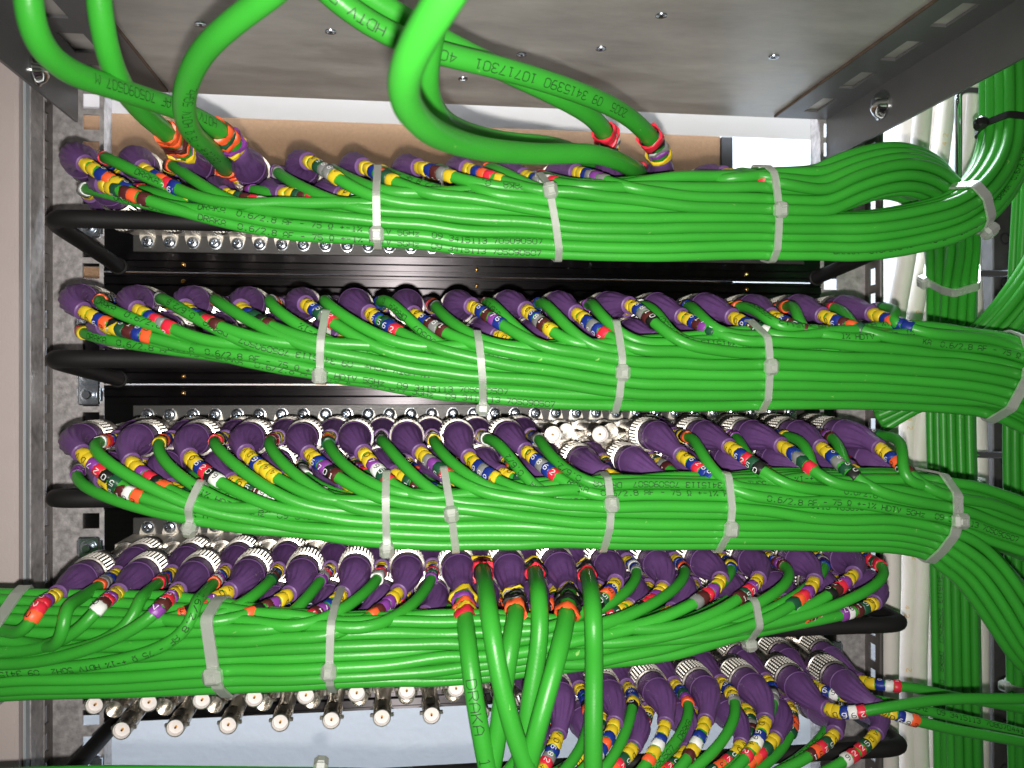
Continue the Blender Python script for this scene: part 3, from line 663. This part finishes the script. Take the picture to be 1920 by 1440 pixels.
def row_bundle(r, pts, dirn, kinds, skip, aspect, shift, pull=.05, i1=None, back=()):
    B = Bundle(pts); ent = {}
    for k in range(32):
        for kd in (('UL', 'LS') if k % 2 == 0 else ('US', 'LL')):
            i = k//2
            if (kd not in kinds and not (kd == 'LS' and k == 0)) or (r, k, kd) in skip: continue
            j = jack_pos(r, k, kd); jp = PX(j)[0]; st = B.station(jp+dirn*(shift[kd]+rng.uniform(-14, 14))); st = max(st, 2)
            dep = {'UL': 1.0, 'US': .75, 'LL': -.05, 'LS': -.7}[kd]
            def entry(b, dep=dep, kd=kd):
                if not b.state: return (0, 0)
                S = np.array(list(b.state.values())); n = len(S); R = .55*DC*math.sqrt(n)
                return (max(S[:, 0].max()*.72, R*.45)+rng.uniform(-1, 2), dep*R*.85+rng.uniform(-2, 2)) if kd[0] == 'U' else (S[:, 0].max()*.35+rng.uniform(-3, 3), dep*R+rng.uniform(-2, 2))
            if r == 4 and i < 3 and kd in ('UL', 'US'):
                def entry(b, i=i, kd=kd):
                    S = np.array(list(b.state.values())); R = .55*DC*math.sqrt(len(S))
                    return ((.45-.15*(2*i+(kd == 'US')))*R, S[:, 1].max()*1.0+3.5)
                st = B.station(jp-(150 if kd == 'UL' else 190)-i*85)
            ent[(r, k, kd)] = (st, entry)
    B.run(ent, aspect, pull, i1=i1)
    return B
def plug_row(r, lines, keys, group, textp=.5, Bs=(), lo=None, kdroop={}):
    for key in keys:
        _, k, kd = key; i = k//2; j = jack_pos(r, k, kd); s = j+np.array([0, -9.0, 0]); sq = seq_for(r, i, kd)
        P = join_path(s, lines[key], (lo or {}).get(kd), kdroop.get(kd), lead_l={'US': 62 if r in (2, 3) else 48, 'LS': 46 if r < 4 else 30}.get(kd))
        txt = None
        if rng.random() < textp:
            q = rng.randrange(0, 30); txt = PRINT[q:]+PRINT[:q]
        if r == 4 and i < 3 and kd in ('UL', 'US'): P = join_path(s, lines[key], 26, (0, 0, -40), 1.0, 56 if kd == 'UL' else 98)
        fl_ = None
        if r in (1, 2) and k <= 1: txt = PRINT; fl_ = False
        for b in Bs:
            if b is Bs[0] or key in b.hist: b.paths.append(P)
        plug_cable(j, P, RC, sq, lab_for(r, i, kd, sq), group, text=txt, flip=fl_)

def px_path(pts): return catmull(np.array([W(*p) for p in pts]), 14)

TIE = 0
def tie(B, px, head_py, label, keys=None, tilt=0.0, black=False, wid=3.4, st=None, extra=.35, head_px=None):
    i = B.station(px) if st is None else st
    C, H = B.hull(i, RC+extra, keys); n = len(H); col = M['black_nylon'] if black else M['nylon']
    T, V, F = B.T[i], B.V[i], B.F[i]
    root = thing("cable_tie", label, "cable tie", C, "nylon cable ties round the bundles"); mb = MB(); R = []
    Hd = np.roll(H, -1, 0)-np.roll(H, 1, 0); Hd /= np.linalg.norm(Hd, axis=1)[:, None]+1e-9; Hn = np.stack([Hd[:, 1], -Hd[:, 0]], 1); Hn *= np.sign((Hn*H).sum(1))[:, None]
    for q in range(n):
        c = V*H[q, 0]+F*H[q, 1]+T*(H[q, 0]*tilt); nn = V*Hn[q, 0]+F*Hn[q, 1]
        R.append([c-T*wid/2, c-T*wid/2+nn*1.1, c+T*wid/2+nn*1.1, c+T*wid/2])
    mb.add(np.array(R).reshape(-1, 3), [(q*4+a, q*4+(a+1) % 4, ((q+1) % n)*4+(a+1) % 4, ((q+1) % n)*4+a) for q in range(n) for a in range(4)])
    link("strap", mb.mesh("strap", [col], True, 40), root)
    best = None
    for q in range(n):
        w = C+V*H[q, 0]+F*H[q, 1]+T*(H[q, 0]*tilt); nn = V*Hn[q, 0]+F*Hn[q, 1]
        if nn[1] > .15: continue
        e = abs(PX(w)[1]-head_py)+(0 if head_px is None else abs(PX(w)[0]-head_px))
        if best is None or e < best[0]: best = (e, w, nn, V*Hd[q, 0]+F*Hd[q, 1])
    _, w, nn, dd = best; dd = dd+T*tilt*dd.dot(V); dd /= np.linalg.norm(dd); tt = np.cross(nn, dd); tt /= np.linalg.norm(tt)
    mb = MB(); hw = wid*.5+1.5; mb.box(-hw, hw, -3.7, 3.7, -.6, 5.0, 0, 1.5); V0 = mb.v[0]; c0 = w-C
    mb.v[0] = c0+V0[:, :1]*tt+V0[:, 1:2]*dd+V0[:, 2:3]*nn
    mb2 = MB(); mb2.box(-hw*.5, hw*.5, -1.6, 1.6, 4.9, 5.6, 0, .3); mb.add(c0+mb2.v[0][:, :1]*tt+mb2.v[0][:, 1:2]*dd+mb2.v[0][:, 2:3]*nn, mb2.f, 0)
    link("head", mb.mesh("head", [col], True, 30), root)

SH_R = {'UL': 165, 'US': 150, 'LL': 190, 'LS': 150}
# ---- row 1
thick1 = {(1, k, kd) for k in range(26, 32) for kd in ('UL', 'US', 'LL', 'LS')} | {(1, 4, 'UL'), (1, 6, 'UL'), (1, 5, 'US'), (1, 20, 'UL'), (1, 22, 'UL'), (1, 21, 'US'), (1, 19, 'US')}
B1 = row_bundle(1, [(90, 345, -120), (240, 372, -134), (400, 398, -142), (560, 410, -145), (720, 413, -147), (1030, 416, -147), (1250, 409, -146), (1440, 400, -143), (1500, 399, -142), (1530, 398, -141)], 1, ('UL', 'US', 'LL', 'LS'), thick1, (.7, 1.7), SH_R)
k1 = sorted(B1.hist, key=lambda k: B1.state[k][0]); h = int(len(k1)*.42)
B1B = B1.split(k1[:h], [(1610, 440, -143), (1710, 425, -141), (1795, 400, -139), (1858, 342, -131), (1888, 270, -122), (1892, 170, -118), (1888, 50, -115), (1888, -120, -115)]); B1B.run({}, (1, 1), .05)
B1A = B1.split(k1[h:], [(1600, 336, -140), (1672, 322, -136), (1732, 340, -124), (1774, 398, -98), (1786, 490, -64), (1786, 600, -46), (1784, 760, -40), (1790, 1000, -40), (1795, 1250, -40), (1800, 1500, -40), (1800, 1640, -40)]); B1A.run({}, (1.2, .7), .05)
lines = {k: np.vstack([B1.line(k), (B1A if k in B1A.hist else B1B).line(k)[1:]]) for k in B1.hist}
plug_row(1, lines, k1, "green cables plugged into the topmost panel", .2, (B1, B1A, B1B))
# ---- row 2
B2 = row_bundle(2, [(110, 610, -120), (260, 640, -134), (450, 666, -142), (620, 678, -145), (900, 694, -147), (1160, 699, -147), (1400, 689, -145), (1600, 682, -142), (1750, 684, -140), (1880, 702, -140), (1960, 740, -140), (2060, 800, -140), (2160, 880, -140)], 1, ('UL', 'US', 'LL'), set(), (.9, 1.45), SH_R)
plug_row(2, {k: B2.line(k) for k in B2.hist}, list(B2.hist), "green cables plugged into the second panel", .25, (B2,))
# ---- row 3
skip3 = {(3, k, kd) for k in (18, 19, 20, 21) for kd in ('UL', 'US')}
B3 = row_bundle(3, [(90, 880, -118), (210, 920, -132), (370, 962, -142), (550, 972, -145), (730, 974, -147), (900, 964, -147), (1120, 958, -147), (1350, 953, -145), (1550, 951, -142), (1690, 953, -140), (1760, 966, -138)], 1, ('UL', 'US', 'LL', 'LS'), skip3, (1.15, 1.2), SH_R)
k3 = sorted(B3.hist, key=lambda k: B3.state[k][0]); h = len(k3)*2//5
B3A = B3.split(k3[h:], [(1840, 968, -136), (1930, 1000, -136), (2040, 1050, -136), (2140, 1100, -136)]); B3A.run({}, (1, 1), .03)
B3B = B3.split(k3[:h], [(1820, 1042, -136), (1885, 1125, -138), (1950, 1215, -140), (2040, 1270, -140), (2120, 1360, -140)]); B3B.run({}, (.6, 1.1), .03, d=DC*1.1)
plug_row(3, {k: np.vstack([B3.line(k), (B3A if k in B3A.hist else B3B).line(k)[1:]]) for k in B3.hist}, k3, "green cables plugged into the middle panel", .25, (B3, B3A, B3B))
# ---- row 4, running left
SH_L = {'UL': 170, 'US': 160, 'LL': 190, 'LS': 150}
thick4 = {(4, 14, 'UL'), (4, 15, 'US'), (4, 16, 'UL'), (4, 17, 'US'), (4, 18, 'UL'), (4, 19, 'US')}
B4 = row_bundle(4, [(1720, 1110, -120), (1560, 1160, -134), (1410, 1186, -142), (1200, 1206, -147), (1000, 1211, -149), (800, 1215, -150), (615, 1216, -150), (415, 1212, -142), (200, 1212, -132), (20, 1210, -128), (-140, 1214, -128), (-260, 1218, -128), (-400, 1218, -128)], -1, ('UL', 'US', 'LL', 'LS'), thick4, (.75, 1.7), SH_L)
plug_row(4, {k: B4.line(k) for k in B4.hist}, list(B4.hist), "green cables plugged into the fourth panel", .15, (B4,))
# ---- row 5, right half only; four cables leave to the right
skip5 = {(5, k, kd) for k in range(17) for kd in ('UL', 'US', 'LL', 'LS')} | {(5, 28, 'UL'), (5, 30, 'UL'), (5, 29, 'US'), (5, 31, 'US')}
B5 = row_bundle(5, [(1780, 1425, -122), (1620, 1455, -134), (1450, 1482, -142), (1250, 1506, -146), (1000, 1518, -146), (700, 1514, -146), (400, 1512, -146), (150, 1512, -146), (-100, 1522, -146)], -1, ('UL', 'US', 'LL', 'LS'), skip5, (1.1, 1.1), {'UL': 130, 'US': 120, 'LL': 150, 'LS': 110})
plug_row(5, {k: B5.line(k) for k in B5.hist}, list(B5.hist), "green cables plugged into the bottom panel", .3, (B5,))
def hand_cable(r, k, kd, pts, seq, label, group, rr=RC, big=False, text=None, prefix="VD", flip=None, tu=None, digits=True):
    j = jack_pos(r, k, kd); s = j+np.array([0, -9.0, 0]); P = np.vstack([s, s+np.array([0, -10.0, 0]), [W(*p) for p in pts]])
    C = catmull(P, 14); R, _ = resample(C, 3.0); plug_cable(j, smooth_path(R, 6), rr, seq, label, group, prefix, big, text, tu, flip, digits)
g5 = "green cables plugged into the bottom panel"
hand_cable(5, 31, 'US', [(1596, 1268, -84), (1640, 1284, -100), (1705, 1288, -106), (1790, 1306, -108), (1920, 1330, -110), (2080, 1370, -110)], "692", "green cable ringed yellow-blue-white-red leaving right, topmost of the four right-going cables", g5)
hand_cable(5, 29, 'US', [(1505, 1270, -84), (1545, 1298, -102), (1640, 1312, -112), (1760, 1338, -114), (1920, 1375, -116), (2080, 1420, -116)], "694", "printed green cable ringed yellow-blue-white-yellow leaving right below the topmost one", g5, text="O +-1% HDTV 5GHz  09 3415113 708070441  487 M  ", flip=False, tu=62)
hand_cable(5, 28, 'UL', [(1535, 1322, -126), (1580, 1338, -140), (1650, 1328, -146), (1760, 1312, -148), (1920, 1310, -150), (2080, 1310, -150)], "692", "front green cable with white and red rings crossing right over the others", g5)
hand_cable(5, 30, 'UL', [(1615, 1308, -122), (1665, 1335, -132), (1760, 1362, -134), (1920, 1392, -134), (2080, 1430, -134)], "693", "lowest of the four green cables leaving right over the white cables", g5)

# ---- thick cables hanging from row 4
RT = 4.0
T4 = [(14, 'UL', [(866, 1102, -128), (871, 1150, -150), (878, 1215, -172), (890, 1310, -180), (906, 1400, -182), (930, 1520, -182), (950, 1600, -182)], "7342", "first thick vertical cable from the left, red ring, lettered down its front", "DRAKA  1.0/4.6 AF", False),
      (15, 'US', [(902, 1058, -92), (908, 1084, -132), (912, 1115, -162), (920, 1170, -184), (935, 1260, -190), (962, 1370, -192), (1000, 1480, -192), (1020, 1600, -192)], "1112", "second thick vertical cable from the left, emerging from dark brown rings", None, None),
      (16, 'UL', [(962, 1108, -128), (967, 1145, -158), (958, 1205, -178), (943, 1300, -180), (930, 1400, -180), (905, 1520, -180), (890, 1600, -180)], "80003", "third thick vertical cable from the left, orange ring below black ones", None, None),
      (17, 'US', [(998, 1060, -92), (1006, 1088, -132), (1010, 1120, -160), (1013, 1170, -168), (1006, 1240, -170), (994, 1310, -172), (984, 1400, -172), (975, 1520, -172), (970, 1600, -172)], "8002", "fourth thick vertical cable from the left, red ring, passing behind its neighbour", None, None),
      (18, 'UL', [(1064, 1100, -128), (1065, 1138, -156), (1050, 1215, -182), (1025, 1305, -190), (1002, 1390, -192), (975, 1520, -182), (960, 1600, -182)], "80003", "fifth thick vertical cable from the left, orange ring, slanting down left", None, None),
      (19, 'US', [(1094, 1064, -92), (1104, 1090, -132), (1110, 1125, -166), (1113, 1170, -178), (1114, 1260, -176), (1113, 1370, -180), (1112, 1500, -180), (1112, 1600, -180)], "8002", "rightmost thick vertical cable with red ring, hanging straight down", None, None)]
for k, kd, pts, sq, lab, tx, fp in T4:
    hand_cable(4, k, kd, pts, sq, lab, "thick green cables hanging from the fourth panel", RT, True, tx, "V", fp, 94 if tx else None, False)
# ---- thick cables at the top
g1 = "thick green cables rising from the topmost panel"
T1 = [(4, 'UL', [(352, 296, -128), (322, 258, -150), (262, 205, -190), (212, 128, -225), (190, 40, -240), (180, -80, -250), (178, -200, -255)], "31133", "thick green cable at far upper left, second from the left, with orange and brown rings", None, None),
      (6, 'UL', [(452, 292, -128), (418, 250, -150), (330, 204, -185), (215, 165, -222), (120, 128, -250), (66, 70, -268), (52, 0, -275), (48, -120, -280), (48, -220, -280)], "7353", "leftmost thick green cable, lettered, sweeping in from the upper left corner", "HDTV 5GHz AF 705090507 M ", False),
      (5, 'US', [(428, 322, -100), (398, 284, -150), (352, 236, -196), (346, 176, -222), (378, 100, -248), (440, 40, -266), (520, -20, -280), (620, -110, -290), (700, -200, -295)], "333", "thick green cable bending steeply beside the orange rings, left of centre", "0.6/2.8 AF - 75 O HDTV 5GHz ", False),
      (20, 'UL', [(1140, 300, -128), (1142, 268, -142), (1112, 222, -168), (1040, 178, -192), (940, 130, -212), (820, 70, -228), (700, 0, -240), (560, -90, -250), (450, -170, -250)], "9822", "thick green cable ending in wide red rings at the upper right", None, None),
      (22, 'UL', [(1240, 306, -128), (1226, 268, -146), (1168, 212, -180), (1070, 168, -208), (940, 128, -226), (800, 92, -238), (700, 48, -246), (620, -10, -252), (540, -90, -256), (480, -170, -256)], "7802", "thick lettered green cable in front, ringed red and yellow, running to upper left", "2005  09 3415390 10717301  4033 M  HDTV 5GHz ", False),
      (21, 'US', [(1196, 332, -100), (1186, 316, -140), (1120, 290, -178), (1000, 288, -212), (890, 276, -250), (800, 240, -290), (757, 180, -318), (768, 110, -338), (806, 40, -352), (850, -30, -362), (930, -150, -370), (980, -230, -370)], "222", "thickest looking green cable looping towards the camera at top centre", None, None),
      (19, 'US', [(1110, 322, -96), (1098, 300, -120), (1040, 274, -150), (930, 262, -176), (850, 238, -200), (812, 200, -222), (800, 140, -240), (812, 60, -252), (835, -40, -262), (870, -180, -270)], "888", "thick green cable hidden behind the big loop at top centre", None, None)]
for k, kd, pts, sq, lab, tx, fp in T1:
    hand_cable(1, k, kd, pts, sq, lab, g1, RT+.15, True, tx, "V", fp, None, False)

# ------------------------------------------------------------------ other cables at the right
BR = Bundle([(1640, 770, -50), (1760, 716, -70), (1850, 640, -86), (1905, 580, -92), (1960, 500, -95), (2020, 380, -95), (2060, 250, -95)]); ent = {i: (0, (nrg.normal(0, 9), nrg.normal(0, 9))) for i in range(15)}; BR.run(ent, (1, 1), .05)
oR = sorted(range(15), key=lambda i: BR.line(i)[24][2]+BR.line(i)[24][1]*.01)
for i in range(15): BR.paths.append(BR.line(i)); bare_cable(BR.line(i), RC, "green cable climbing to the right edge behind the second bundle, %s from below" % ORD[oR.index(i)], "green cables climbing out at the right edge")
BF = Bundle([(1945, -80, -70), (1934, 200, -66), (1916, 520, -60), (1906, 760, -56), (1908, 1000, -52), (1912, 1250, -50), (1918, 1560, -50)]); ent = {i: (0, (nrg.normal(0, 6), nrg.normal(0, 4))) for i in range(7)}; BF.run(ent, (1, 1), .05)
oF = sorted(range(7), key=lambda i: PX(BF.line(i)[40])[0])
for i in range(7): BF.paths.append(BF.line(i)); bare_cable(BF.line(i), RC, "green cable running straight down the far right edge, %s from left" % ORD[oF.index(i)], "green cables at the far right edge")
WC = [([(1742, 60, -12), (1722, 300, -12), (1700, 480, -12), (1680, 600, -12), (1668, 760, -12), (1668, 900, -12), (1672, 1050, -12), (1668, 1250, -12), (1668, 1560, -12)], 5.9, "thick white cable nearest the right upright"),
      ([(1786, 60, -4), (1768, 250, -4), (1738, 460, -4), (1712, 600, -4), (1703, 760, -4), (1700, 900, -4), (1706, 1050, -4), (1702, 1250, -4), (1704, 1560, -4)], 5.9, "thick white cable second from the right upright"),
      ([(1836, 60, -8), (1820, 300, -8), (1790, 470, -8), (1752, 620, -8), (1732, 760, -8), (1722, 880, -8), (1728, 1050, -8), (1722, 1250, -8), (1730, 1560, -8)], 5.6, "thick white cable edging the green column on its left"),
      ([(1800, 60, 14), (1815, 330, 14), (1824, 520, 14), (1830, 700, 14), (1836, 900, 14), (1838, 1200, 14), (1838, 1560, 14)], 6.0, "white cable showing behind the right edge of the green column"),
      ([(1765, 60, 16), (1752, 300, 16), (1735, 620, 16), (1750, 900, 16), (1752, 1200, 16), (1750, 1560, 16)], 6.0, "white cable deep behind the green column"),
      ([(1690, 60, 18), (1700, 400, 18), (1690, 700, 18), (1690, 1000, 18), (1690, 1560, 18)], 6.0, "white cable deep between the upright and the front white cables")]
for i, (pts, rr, lab) in enumerate(WC): bare_cable(px_path(pts), rr, lab, "white cables beside the right upright", 'white_cable', "white_cable", "4 2" if i == 1 else None, 4.0, 18, 'amber_ink')
# chrome cable rings on the right
def rod(pts, rr, label):
    P = Path(px_path(pts), 2.0); O = P.P[0].copy(); mb = MB(); P.tube(mb, rr, 14, 0, None, 0, O); tag(link("cable_ring", mb.mesh("cable_ring", [M['chrome']], True, 0), None, O), label, "cable ring", "chrome cable rings at the right")
rod([(1860, 172, -8), (1830, 170, -14), (1806, 171, -20), (1798, 178, -22), (1797, 200, -24), (1797, 280, -24), (1796, 360, -24), (1796, 420, -24)], 2.3, "upright chrome rod in front of the white cables at upper right")
rod([(1790, 505, -22), (1820, 511, -24), (1860, 513, -24), (1882, 513, -22), (1890, 509, -12), (1905, 506, 10), (1920, 503, 22)], 2.2, "upper horizontal chrome rod right of the green column")
rod([(1795, 848, -22), (1830, 852, -24), (1870, 853, -24), (1890, 852, -20), (1898, 849, -8), (1912, 846, 14)], 2.2, "lower horizontal chrome rod right of the green column")
# dark perforated post and black equipment behind
xa, xb2 = W(1862, 700, 30)[0], W(1925, 700, 30)[0]
root = thing("perforated_post", "dark grey perforated post behind the cables at the right edge", "post", (xa, 30, -320)); mb = MB(); mb.box(0, xb2-xa, 0, 14, 0, 500, 0, .8); link("post_body", mb.mesh("post_body", [M['post']], False), root)
for i in range(14):
    mb = MB(); mb.lathe([(0.05, 4.4), (.6, 4.2), (.6, 3.2), (-.4, 3.0), (-.5, .01)], 18, 0, cap=False); link("punched_hole", mb.mesh("punched_hole", [M['black']], True, 40), root, (9.5, 0, 500-42-i*32))
tag(link("black_post", slab("black_post", W(1838, 700, 60)[0], W(1866, 700, 60)[0], 60, 80, -330, W(1850, 795, 60)[2], M['black'], .5)), "black square post behind the green column, beside the perforated post", "post")
# unidentified brown object seen small behind
mb = MB(); q = W(1843, 575, 90); mb.lathe([(0, 6.5), (8, 7.5), (18, 6.6), (26, 7.2), (30, 5.0), (31, .5)], 16, axis='z'); tag(link("brown_item", mb.mesh("brown_item", [M['board']], True, 40), None, (q[0], q[1], q[2]-16)), "small blurred brown jar far behind, right of the green column", "item")

# ------------------------------------------------------------------ cable ties
TL = lambda p, w: "white nylon cable tie, %s on the %s bundle" % (p, w)
B1.reach = 26; tie(B1, 722, 408, TL("first from left", "topmost")); tie(B1, 1026, 385, TL("second from left", "topmost"), tilt=-.18); B1.reach = 42; tie(B1, 1440, 405, TL("third from left", "topmost"), tilt=-.05)
B2.reach = 24; tie(B2, 620, 690, TL("first from left", "second")); tie(B2, 898, 765, TL("second from left, head hanging below,", "second"), tilt=-.14); B2.reach = 30; tie(B2, 1160, 688, TL("third from left", "second")); tie(B2, 1408, 675, TL("fourth from left", "second"), tilt=-.1); tie(B2, 1872, 692, TL("last at the right, widest,", "second"), wid=5.2)
B3.reach = 17; tie(B3, 372, 985, TL("first from left", "middle"), tilt=.1); B3.reach = 26; tie(B3, 728, 1020, TL("second from left, head below,", "middle")); tie(B3, 857, 970, TL("third from left", "middle"), tilt=-.1); B3.reach = 42; tie(B3, 1124, 942, TL("fourth from left", "middle")); tie(B3, 1350, 985, TL("fifth from left", "middle")); tie(B3, 1745, 972, TL("last at the right, widest,", "middle"), wid=5.2, tilt=-.2)
B4.reach = 16; tie(B4, 1412, 1205, TL("right-hand one", "lowest full")); B4.reach = 30; tie(B4, 615, 1255, TL("third from left", "lowest full")); tie(B4, 418, 1245, TL("second from left", "lowest full"), tilt=.1, wid=5.2); tie(B4, 26, 1250, TL("leftmost, at the picture edge,", "lowest full"), wid=5.2, tilt=-.2)
tie(B5, 595, 1440, "white nylon cable tie at the bottom edge under the bare jacks")
stA = int(np.argmin(abs(B1A.py-512))+0); tie(B1A, 0, 520, "white nylon cable tie at the top of the green column", st=stA, wid=5, head_px=1745)
stA = int(np.argmax(B1A.py > 895)); tie(B1A, 0, 905, "white nylon cable tie halfway down the green column", st=stA, wid=5)
stA = B1B.station(1805); tie(B1B, 0, 428, "white nylon cable tie where the topmost bundle turns upward", st=stA, wid=6)
stA = int(np.argmax((B1B.py < 245))); tie(B1B, 0, 246, "black nylon cable tie round the rising bundle at upper right", st=stA, wid=3.6, black=True, head_px=1840)
tie(BF, 0, 1265, "white nylon cable tie low on the far right cables", st=int(np.argmax(BF.py > 1265)), head_px=1893); tie(BF, 0, 145, "white nylon cable tie high on the far right cables", st=int(np.argmax(BF.py > 145)), head_px=1905)
print("cables", CABLES, "objects", len(bpy.data.objects))
